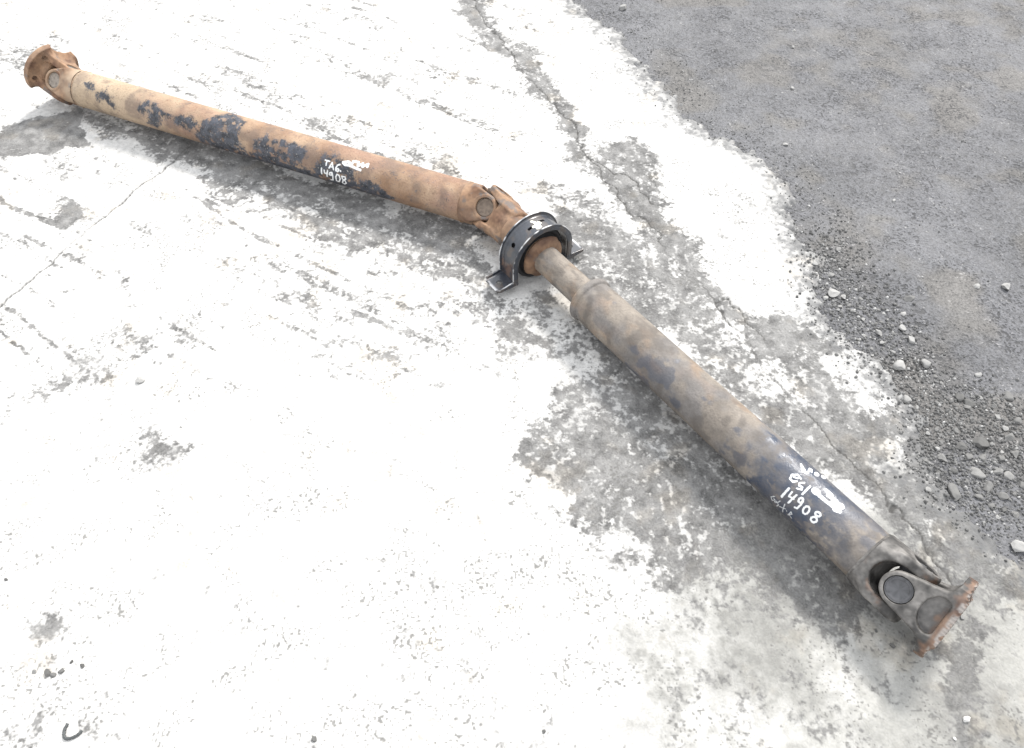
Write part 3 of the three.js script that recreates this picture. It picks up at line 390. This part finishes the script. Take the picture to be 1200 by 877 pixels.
// rusty front tube: tan and orange rust, islands of old black paint, black along the underside of its middle
const frontMat = tubeTex(-1000, -30, 0.038, (t, s, y, z) => {
  const a = f3(t * 0.02, y * 0.02, z * 0.02 + 4, 4), b = f3(t * 0.5, y * 0.5, z * 0.5, 2), m = f3(t * 0.09, y * 0.09, z * 0.09, 3);
  const k = con(a, 2.4), red = sst(0.45, 0.8, f3(t * 0.012 + 9, y * 0.03, z * 0.03, 3));
  let r = lerp(0.21, 0.35, k), g = lerp(0.128, 0.25, k), bl = lerp(0.078, 0.17, k); r = lerp(r, 0.23, red * 0.7); g = lerp(g, 0.138, red * 0.7); bl = lerp(bl, 0.1, red * 0.7);
  const pale = sst(-620, -900, t + (m - 0.5) * 200) * 0.6; r = lerp(r, 0.42, pale); g = lerp(g, 0.34, pale); bl = lerp(bl, 0.24, pale);
  const v = 0.6 + 1.0 * (b * 0.55 + m * 0.45); r *= v; g *= v; bl *= v;
  const smut = sst(0.48, 0.75, f3(t * 0.035 + 13, y * 0.035, z * 0.035, 4) + (b - 0.5) * 0.3) * 0.55; r = lerp(r, 0.115, smut); g = lerp(g, 0.088, smut); bl = lerp(bl, 0.075, smut); // old paint ground into the rust
  const wx = (f3(t * 0.06 + 3, y * 0.06, z * 0.06, 3) - 0.5) * 22, ws = (f3(t * 0.06 + 31, y * 0.06, z * 0.06, 3) - 0.5) * 22;
  let p = patch(D.patchL, t + wx, s + ws, 9);
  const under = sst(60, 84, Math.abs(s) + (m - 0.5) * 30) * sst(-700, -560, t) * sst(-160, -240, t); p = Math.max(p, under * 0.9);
  p = sst(0.12, 0.8, p + (m - 0.5) * 1.0 + (b - 0.5) * 0.9);
  const chip = sst(0.56, 0.72, f3(t * 0.1, y * 0.1, z * 0.1 + 8, 4)); p *= 1 - chip * 0.7;
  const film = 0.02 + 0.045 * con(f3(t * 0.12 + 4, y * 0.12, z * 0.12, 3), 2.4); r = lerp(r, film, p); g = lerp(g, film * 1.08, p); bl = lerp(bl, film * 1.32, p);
  const dst = sst(0.82, 0.88, n3(t * 0.55, y * 0.55, z * 0.55 + 31)) * p * 0.7; r = lerp(r, 0.35, dst); g = lerp(g, 0.33, dst); bl = lerp(bl, 0.3, dst);
  const sc = sst(0.70, 0.78, f3(t * 0.3 + 70, y * 0.3, z * 0.3, 3)) * 0.5; r = lerp(r, 0.12, sc); g = lerp(g, 0.06, sc); bl = lerp(bl, 0.04, sc);
  return [r, g, bl, lerp(0.86, 0.5, p), 0.45 + (b - 0.5) * 0.5 + (m - 0.5) * 0.5 + p * 0.12 - sst(0.68, 0.76, f3(t * 0.3 + 20, y * 0.3, z * 0.3, 2)) * 0.3];
}, D.inkL);
const frontProf = []; for (let i = 0; i <= 60; i++) { const t = lerp(-0.984, -0.052, i / 60); frontProf.push([t, 0.038]); }
frontProf.unshift([-0.986, 0.0372]); frontProf.push([-0.05, 0.0372]);
const tubeF = place(mesh('front_tube', tubeGeo(frontProf, aL, -1, -0.03), frontMat, shaft), J, aL, new THREE.Vector3().crossVectors(aL, UP).normalize());
tag(tubeF, 'orange-brown rusty tube with peeling black paint and white handwriting');
// rear tube: grey-brown dust, blue-black paint near the end yoke
const rearMat = tubeTex(90, 880, 0.038, (t, s, y, z) => {
  const a = f3(t * 0.018, y * 0.02, z * 0.02 + 40, 4), b = f3(t * 0.45, y * 0.45, z * 0.45, 2), m = f3(t * 0.08, y * 0.08, z * 0.08 + 6, 3);
  const k = con(a, 2.3); let r = lerp(0.15, 0.245, k), g = lerp(0.13, 0.213, k), bl = lerp(0.11, 0.178, k);
  const ru = sst(0.5, 0.72, f3(t * 0.022 + 60, y * 0.03, z * 0.03, 4)) * lerp(0.75, 0.2, sst(600, 760, t)); r = lerp(r, 0.23, ru); g = lerp(g, 0.165, ru); bl = lerp(bl, 0.115, ru);
  const gy = sst(0.5, 0.64, f3(t * 0.016 + 7, y * 0.022, z * 0.022 + 13, 3)) * 0.7; r = lerp(r, 0.135, gy); g = lerp(g, 0.128, gy); bl = lerp(bl, 0.125, gy);
  const v = 0.58 + 0.84 * (b * 0.5 + m * 0.5); r *= v; g *= v; bl *= v;
  const grim = sst(0.5, 0.68, f3(t * 0.05 + 21, y * 0.05, z * 0.05 + 3, 4) + (b - 0.5) * 0.25) * 0.6; r = lerp(r, 0.09, grim); g = lerp(g, 0.078, grim); bl = lerp(bl, 0.068, grim);
  let p = sst(650, 735, t + (m - 0.5) * 130 + (a - 0.5) * 120) * sst(865, 800, t + (m - 0.5) * 90) * (0.55 + 0.45 * con(m, 2.2));
  p *= 1 - 0.75 * sst(0.58, 0.7, f3(t * 0.05 + 3, y * 0.05, z * 0.05, 4));
  const scuff = sst(0.62, 0.7, f3(t * 0.14, y * 0.14, z * 0.14 + 77, 3)) * 0.4; p *= 1 - scuff;
  const oldp = sst(0.62, 0.7, f3(t * 0.03 + 90, y * 0.035, z * 0.035, 4)) * sst(300, 380, t) * 0.75; p = Math.max(p, oldp * 0.75);
  r = lerp(r, 0.04, p); g = lerp(g, 0.051, p); bl = lerp(bl, 0.076, p);
  return [r, g, bl, lerp(0.8, 0.33, p), 0.5 + (b - 0.5) * 0.45 + (m - 0.5) * 0.5 + p * 0.1 - grim * 0.15];
}, D.inkR);
const sideR = new THREE.Vector3().crossVectors(aR, UP).normalize();
const rearProf = [[0.276, 0.0245], [0.2795, 0.03], [0.2835, 0.0362], [0.286, 0.0393], [0.2885, 0.0406], [0.2925, 0.0409], [0.2957, 0.0403], [0.2974, 0.0387], [0.2982, 0.0372], [0.2998, 0.0366], [0.302, 0.0371], [0.3055, 0.0379]];
for (let i = 0; i <= 50; i++) rearProf.push([lerp(0.307, 0.859, i / 50), 0.038]); rearProf.push([0.8615, 0.0372]);
const tubeR = place(mesh('rear_tube', tubeGeo(rearProf, aR, 0.09, 0.88), rearMat, shaft), J, aR, sideR);
tag(tubeR, 'grey-brown dusty tube with blue-black paint and white handwriting near its end');
place(mesh('stub_shaft', tubeGeo([[0.07, 0.0248], [0.12, 0.0248], [0.16, 0.0249], [0.2, 0.0248], [0.24, 0.0248], [0.279, 0.0248]], aR, 0.09, 0.88), rearMat, shaft), J, aR, sideR);
// weld beads
function bead(t, R, r, o) { const pr = []; for (let i = 0; i <= 10; i++) { const a = i / 10 * Math.PI; pr.push([t - r * Math.cos(a) * 1.4, R + r * Math.sin(a)]); } const g = tubeGeo(pr, aR, 0, 1, 120), p = g.attributes.position; for (let i = 0; i < p.count; i++) { const ph = Math.atan2(p.getZ(i), p.getY(i)), w = (n2(Math.cos(ph) * 9 + o, Math.sin(ph) * 9 + 20) - 0.5) * 0.0016, k = 1 + w / Math.hypot(p.getY(i), p.getZ(i)); p.setXYZ(i, p.getX(i) + w * 0.8, p.getY(i) * k, p.getZ(i) * k); } g.computeVertexNormals(); return g; }
const sideL = new THREE.Vector3().crossVectors(aL, UP).normalize();
place(mesh('weld_bead', colored(bead(-0.985, 0.0372, 0.0018, 1), rustCol(12, 0.95, 0)), metalRough, shaft), J, aL, sideL);
place(mesh('weld_bead', colored(bead(-0.051, 0.0372, 0.0018, 5), rustCol(13, 0.3, 0.1)), metalRough, shaft), J, aL, sideL);
place(mesh('weld_bead', colored(bead(0.861, 0.0372, 0.0016, 9), greyCol(14, 0.05)), metalRough, shaft), J, aR, sideR);

// --- centre bearing: pressed bracket, rubber, dust shield
const TB = 0.139, BO = J.clone().addScaledVector(aR, TB);
const paintBlack = new THREE.MeshPhysicalMaterial({ vertexColors: true, roughness: 0.34, metalness: 0, ior: 1.62, clearcoat: 0.4, clearcoatRoughness: 0.14 });
const blackCol = (o, chip) => (x, y, z, nx, ny, nz) => {
  const a = f3(x * 70 + o, y * 70, z * 70, 4), b = f3(x * 300 + o, y * 300, z * 300, 2), q = sst(0.54, 0.68, a) * 0.7; let r = 0.01 + 0.02 * b, g = 0.0125 + 0.023 * b, bl = 0.018 + 0.03 * b;
  r = lerp(r, 0.06, q); g = lerp(g, 0.045, q); bl = lerp(bl, 0.036, q);
  return chip ? chip(x, y, z, [r, g, bl], b) : [r, g, bl];
};
const RB = 0.0572, HW = 0.0222;
const off = (y, z) => y > 0 ? Math.hypot(y, z) - RB : Math.abs(z) - RB;
const bracketS = (x, y, z) => {
  const o = off(y, z), ax = Math.abs(x);
  let band = slab(Math.abs(o) - 0.0015, ax - HW, 0.0006), lip = slab(Math.abs(ax - HW + 0.0012) - 0.0012, Math.abs(o - 0.0028) - 0.005, 0.0007);
  let d = smin(band, lip, 0.005);
  d = Math.max(d, -0.0365 - y);
  if (y > 0) { // round hole and two slots in the band
    const s = Math.atan2(z, y) * (RB + 0.002);
    d = Math.max(d, -(Math.hypot(x + 0.002, s - 0.0565) - 0.0044));
    d = Math.max(d, -(Math.max(Math.abs(x + 0.004) - 0.0025, Math.abs(s + 0.0135) - 0.0065)));
    d = Math.max(d, -(Math.max(Math.abs(x - 0.001) - 0.0025, Math.abs(s - 0.0135) - 0.0055)));
  }
  return d;
};
const chipped = (x, y, z, c, b) => { // bare bright metal along the worn lip edges, a scuffed brown patch on one leg
  const o = off(y, z), w = sst(0.006, 0.0074, o) * sst(0.44, 0.6, f3(x * 60 + 4, y * 60, z * 60, 3)); let r = lerp(c[0], 0.5, w), g = lerp(c[1], 0.5, w), bl = lerp(c[2], 0.5, w);
  const q = sst(0.012, -0.004, y) * sst(0, 0.02, z) * sst(0.4, 0.62, f3(x * 90 + 1, y * 60, z * 60 + 3, 3)) * (Math.abs(x) < 0.019 ? 0.8 : 0); return [lerp(r, 0.14, q), lerp(g, 0.085, q), lerp(bl, 0.06, q)];
};
const bracket = place(mesh('bearing_bracket', nets(bracketS, [-0.0245, -0.04, -0.068], [0.0245, 0.068, 0.068], 0.00095, blackCol(2, chipped)), paintBlack, shaft), BO, aR, sideR);
tag(bracket, 'glossy black arched bracket with a pale paint mark on top');
const footS = (x, y, z) => { // z = outwards from the bracket leg
  const ax = Math.abs(x); let d = slab(Math.max(ax - HW, Math.abs(z - 0.0205) - 0.0205), Math.abs(y) - 0.0015, 0.0008);
  d = Math.max(d, ax + z - HW - 0.036);
  const lip = Math.max(slab(Math.abs(ax - HW + 0.0014) - 0.0014, Math.abs(y - 0.003) - 0.0045 + clamp(z - 0.012, 0, 0.03) * 0.12, 0.0007), Math.max(z - 0.037, -z)); d = smin(d, lip, 0.004);
  return Math.max(d, -(Math.hypot(x - 0.001, z - 0.024) - 0.0052));
};
const footCol = blackCol(6, (x, y, z, c, b) => { const w = Math.max(sst(0.035, 0.04, z), sst(0.0045, 0.0065, y)) * sst(0.45, 0.58, f3(x * 70 + 7, y * 70, z * 70, 3)); return [0, 1, 2].map((i) => lerp(c[i], 0.55, w)); });
const footGeo = nets(footS, [-0.0245, -0.004, -0.002], [0.0245, 0.01, 0.044], 0.0009, footCol);
for (const s of [1, -1]) { const f = mesh('mounting_foot', footGeo, paintBlack, bracket); f.position.set(0, -0.035, s * (RB - 0.001)); if (s < 0) f.rotation.y = Math.PI; }
{ // blot of pale paint lying on the band
  const pts = []; const R = RB + 0.0022, B = [[0.0105, -0.004], [0.013, 0.003], [0.0105, 0.0075], [0.006, 0.0065], [0.0035, 0.0105], [-0.0005, 0.009], [0.0005, 0.0045], [-0.005, 0.003], [-0.0105, 0.0055], [-0.0125, 0.002], [-0.0075, -0.0015], [-0.004, -0.0035], [-0.0035, -0.008], [0.002, -0.0095], [0.0045, -0.0045]];
  const sh = new THREE.Shape(new THREE.SplineCurve(B.concat([B[0]]).map((p) => new THREE.Vector2(p[0], p[1]))).getPoints(70));
  const g = new THREE.ExtrudeGeometry(sh, { depth: 0.0006, bevelEnabled: true, bevelSize: 0.0004, bevelThickness: 0.0003, bevelSegments: 2, curveSegments: 4 }), p = g.attributes.position;
  for (let i = 0; i < p.count; i++) { const x = p.getX(i), s = p.getY(i), h = p.getZ(i) + R - 0.0012, a = s / R; p.setXYZ(i, x, h * Math.cos(a), h * Math.sin(a)); } g.computeVertexNormals();
  mesh('paint_mark', g, new THREE.MeshStandardMaterial({ color: new THREE.Color().setRGB(0.62, 0.6, 0.52), roughness: 0.7 }), bracket);
}
// lathes about the shaft axis: profile (radius, along)
function ring(name, pts, mat, parent, col) { const g = lathe(pts, 72); g.rotateZ(-Math.PI / 2); return place(mesh(name, col ? colored(g, col) : g, mat, parent), BO, aR, sideR); }
const rubber = new THREE.MeshStandardMaterial({ color: new THREE.Color().setRGB(0.018, 0.018, 0.019), roughness: 0.8 });
ring('rubber_cushion', [[0.03, -0.018], [0.049, -0.018], [0.0505, -0.012], [0.0505, 0.008], [0.049, 0.012], [0.045, 0.013], [0.042, 0.008], [0.037, 0.006], [0.034, 0.011], [0.03, 0.012]], rubber, shaft);
ring('bearing_housing', [[0.024, -0.021], [0.034, -0.021], [0.035, -0.012], [0.035, 0.008], [0.032, 0.014], [0.024, 0.014]], metalRough, shaft, rustCol(31, 0.2, 0.2));
{
  const g = lathe([[0.0236, 0.0305], [0.027, 0.0302], [0.031, 0.0285], [0.035, 0.0268], [0.0375, 0.0248], [0.0395, 0.0222], [0.0402, 0.0192], [0.0396, 0.0185], [0.0385, 0.021], [0.036, 0.0235], [0.03, 0.0265], [0.0236, 0.028]], 90); g.rotateZ(-Math.PI / 2);
  const p = g.attributes.position; for (let i = 0; i < p.count; i++) { const y = p.getY(i), z = p.getZ(i), r = Math.hypot(y, z), w = (n2(y / r * 4 + 8, z / r * 4 + 3) - 0.5) * 0.004 * sst(0.028, 0.042, r), k = 1 + w / r; p.setXYZ(i, p.getX(i) + w * 0.7, y * k, z * k); } g.computeVertexNormals();
  place(mesh('dust_shield', colored(g, ((f) => (x, y, z) => f(x, y, z).map((c) => c * 0.8))(rustCol(51, 0.05, 0.16))), metalRough, shaft), BO, aR, sideR);
}
ring('hub_collar', [[0.02, -0.072], [0.0285, -0.072], [0.0305, -0.069], [0.031, -0.064], [0.0305, -0.058], [0.0285, -0.055], [0.027, -0.03], [0.027, -0.018]], metalRough, shaft, rustCol(38, 0.25, 0.1));

// ------------------------------------------------------------------ stones
const stoneGeo = [];
for (let v = 0; v < 10; v++) {
  let g = new THREE.IcosahedronGeometry(0.5, 5); g.deleteAttribute('uv'); g.deleteAttribute('normal'); g = mergeVertices(g, 1e-5); const p = g.attributes.position, c = new Float32Array(p.count * 3), o = v * 31.7, fl = 0.62 + rnd() * 0.2, el = 0.78 + rnd() * 0.2;
  const cuts = []; for (let k = 0; k < 10; k++) { const d = V([rnd() - 0.5, rnd() - 0.5, rnd() - 0.5]).normalize(); cuts.push([d, 0.22 + rnd() * 0.15]); }
  for (let i = 0; i < p.count; i++) {
    const q = V([p.getX(i), p.getY(i), p.getZ(i)]); for (const [d, h] of cuts) { const e = q.dot(d) - h; if (e > 0) q.addScaledVector(d, -e); }
    const l = q.length(), n = 1 + (f3(q.x * 4 + o, q.y * 4, q.z * 4, 3) - 0.5) * 0.26 + (f3(q.x * 16 + o, q.y * 16, q.z * 16, 2) - 0.5) * 0.07; q.multiplyScalar(n); p.setXYZ(i, q.x, q.y * fl, q.z * el);
    const t = 0.78 + 0.44 * f3(q.x * 9 + o, q.y * 9, q.z * 9, 3); c.set([t, t * 0.995, t * 0.98], i * 3);
  }
  g.setAttribute('color', new THREE.BufferAttribute(c, 3)); g.computeVertexNormals(); stoneGeo.push(g);
}
const stoneMats = {}; const stoneMat = (t) => stoneMats[t] ??= new THREE.MeshStandardMaterial({ vertexColors: true, color: new THREE.Color().setRGB(t, t * 0.99, t * 0.965), roughness: 0.9 });
const groundH = (x, z) => x > edgeX(z) - 60 ? Math.max(slabH(x, z), roadH(x, z)) : slabH(x, z);
function stone(name, x, z, d, tone, label, group, sink = 0.22) {
  const m = mesh(name, stoneGeo[Math.floor(rnd() * 10)], stoneMat(tone), scene), s = d / 1000; m.scale.set(s * (0.95 + rnd() * 0.15), s * (0.8 + rnd() * 0.25), s * (0.9 + rnd() * 0.15)); m.rotation.y = rnd() * 6.28; m.position.set(x / 1000, groundH(x, z) + s * (0.33 - sink), z / 1000);
  if (group) { const w = d < 7 ? 'tiny ' : d < 11 ? 'small ' : 'larger '; label = w + label; group = w + group; }
  return tag(m, label, 'stone', group);
}
const special = {
  0: 'dark rounded stone, largest one lodged against the white slab edge', 8: 'long pale stone chip lying on the broken slab edge above the white patch', 12: 'pale sliver of concrete beside the short edge crack',
  13: 'light grey stone among dark gravel, paler than the stones around it', 14: 'broad flat dusty grey stone in the dark gravel', 33: 'pale stone at the edge of the dark gravel near the flange yoke', 36: 'lone pale stone lying out on the open asphalt', 37: 'small pale stone on asphalt at the far end of the slab edge', 44: 'lone dark stone half sunk in asphalt beside the pale chips',
};
D.stones.forEach((S, i) => {
  const [x, z, d, t] = S, tone = Math.round(t * (t > 0.35 ? 0.52 : 1) * 20) / 20 || 0.1;
  const l = special[i]; const kind = t >= 0.4 ? 'pale pebble scattered along the broken slab edge and asphalt' : t >= 0.25 ? 'mid grey pebble beside the broken slab edge' : 'dark grey pebble half buried in dusty gravel on the asphalt';
  stone(l ? 'stone' : 'pebble', x, z, d * (t > 0.35 ? 0.82 : 1), tone, l || kind, l ? null : t >= 0.4 ? 'pale pebbles' : t >= 0.25 ? 'mid grey pebbles' : 'dark gravel pebbles', t < 0.25 ? 0.3 : 0.2);
});
// more of the dark gravel, one by one
const areaPick = (P) => { let a = 1e9, b = -1e9, c = 1e9, d = -1e9; for (let i = 0; i < P.length; i += 2) { a = Math.min(a, P[i]); b = Math.max(b, P[i]); c = Math.min(c, P[i + 1]); d = Math.max(d, P[i + 1]); } for (;;) { const x = lerp(a, b, rnd()), z = lerp(c, d, rnd()); if (inPoly(P, 0, x, z)) return [x, z]; } };
const put = D.stones.map((s) => [s[0], s[1], s[2]]);
function scatter(P, n, d0, d1, tones, labels, groups) { for (let k = 0, tries = 0; k < n && tries < n * 40; tries++) { const [x, z] = areaPick(P), d = d0 + (d1 - d0) * Math.pow(rnd(), 2); if (put.some((q) => Math.hypot(q[0] - x, q[1] - z) < (q[2] + d) * 0.5)) continue; put.push([x, z, d]); const i = rnd() < 0.8 ? 0 : 1; stone('pebble', x, z, d, tones[i][Math.floor(rnd() * tones[i].length)], labels[i], groups[i], 0.36); k++; } }
scatter(D.gravelPoly[0], 110, 4.5, 15, [[0.1, 0.15, 0.15], [0.25, 0.3]], ['dark grey pebble half buried in dusty gravel on the asphalt', 'mid grey pebble beside the broken slab edge'], ['dark gravel pebbles', 'mid grey pebbles']);
scatter(D.gravelPoly[1], 125, 4, 12, [[0.2, 0.15, 0.15], [0.3, 0.25]], ['mid grey pebble beside the broken slab edge', 'pale pebble scattered along the broken slab edge and asphalt'], ['mid grey pebbles', 'pale pebbles']);
const bitLabels = ['small dark round pebble on clean concrete by the faint joint', 'small grey pebble lying behind the toothed flange', 'dark wet-looking pebble beside the grey yoke ear', 'tiny dark pebble under the lower yoke ear', 'white flat chip lying in the dark grime channel', 'tiny pale pebble in the dark grime channel', 'dark brown lump of dirt, largest of the crumbs', 'brown dirt crumb beside the largest dark lump', 'dark crumb of dirt, apart from the brown lumps', 'round dark crumb at the end of the dirt crumbs', 'brown dirt crumb lying against the largest lump', 'flat grey crumb before the dirt crumbs', 'grey stone chip sitting in a chipped hollow of the slab', 'dark pebble beside a grey stain on the slab', 'dark crumb alone beside the slab grime', 'tiny dark pebble behind the rusty tube'];
D.bits.forEach((b, i) => { const t = [0.12, 0.2, 0.1, 0.1, 0.6, 0.5, 0.09, 0.12, 0.08, 0.08, 0.13, 0.2, 0.3, 0.12, 0.1, 0.08][i]; stone(i > 5 && i < 12 ? 'dirt_crumb' : 'pebble', b[0], b[1], b[2] * 0.8, t, bitLabels[i], null, 0.2); });
{ // grit too fine to count
  const g = new THREE.IcosahedronGeometry(0.5, 1), p = g.attributes.position; for (let i = 0; i < p.count; i++) { const x = p.getX(i), y = p.getY(i), z = p.getZ(i), n = 1 + (n3(x * 5 + 3, y * 5, z * 5) - 0.5) * 0.6; p.setXYZ(i, x * n, y * n * 0.7, z * n); } g.computeVertexNormals();
  const N = 8000, im = new THREE.InstancedMesh(g, new THREE.MeshStandardMaterial({ color: 0xffffff, roughness: 0.92 }), N), M = new THREE.Matrix4(), q = new THREE.Quaternion(), col = new THREE.Color();
  for (let i = 0; i < N; i++) {
    let x, z, d; const u = rnd();
    if (u < 0.34) { [x, z] = areaPick(D.gravelPoly[0]); x += (rnd() + rnd() - 1) * 60; z += (rnd() + rnd() - 1) * 60; d = 1.5 + 4 * rnd() ** 2; } else if (u < 0.6) { [x, z] = areaPick(D.gravelPoly[1]); x += (rnd() + rnd() - 1) * 80; z += (rnd() + rnd() - 1) * 120; d = 1.5 + 4.5 * rnd() ** 2; }
    else if (u < 0.85) { z = lerp(-2300, -350, Math.sqrt(rnd())); x = edgeX(z) + (rnd() + rnd() - 0.5) * 90; d = 1.5 + 3 * rnd() ** 2; }
    else { z = lerp(-2300, -100, rnd()); x = edgeX(z) + rnd() * 1000; d = 1.2 + 2.6 * rnd() ** 3; }
    q.setFromEuler(new THREE.Euler(rnd() * 6, rnd() * 6, rnd() * 6)); M.compose(V([x / 1000, groundH(x, z) + d * 0.00015, z / 1000]), q, V([d / 1000, d / 1000, d / 1000])); im.setMatrixAt(i, M);
    const t = rnd() < (u < 0.34 ? 0.96 : 0.85) ? 0.07 + rnd() * 0.11 : 0.22 + rnd() * 0.22; im.setColorAt(i, col.setRGB(t, t * 0.99, t * 0.96));
  }
  im.name = numbered('loose_grit'); im.castShadow = im.receiveShadow = true; scene.add(im); tag(im, 'loose grey grit along the broken slab edge', 'grit', null, 'stuff');
}
{ // dark pit edge of the slab, added as a raised bent tube
  const P = []; for (let i = 0; i < D.pitLine.length; i += 2) P.push(V([D.pitLine[i] / 1000, slabH(D.pitLine[i], D.pitLine[i + 1]) + 0.002, D.pitLine[i + 1] / 1000]));
  const g = new THREE.TubeGeometry(new THREE.CatmullRomCurve3(P), 40, 0.0017, 10, false), p = g.attributes.position; for (let i = 0; i < p.count; i++) p.setXYZ(i, p.getX(i) + (n2(i * 0.37, 3) - 0.5) * 0.001, p.getY(i), p.getZ(i) + (n2(i * 0.37, 9) - 0.5) * 0.001); g.computeVertexNormals();
  tag(mesh('pit_edge', g, new THREE.MeshStandardMaterial({ color: new THREE.Color().setRGB(0.07, 0.075, 0.075), roughness: 0.7 }), scene), 'dark C-shaped pit edge in pale concrete, built as a raised tube', 'surface_pit');
}
renderer.render(scene, camera);
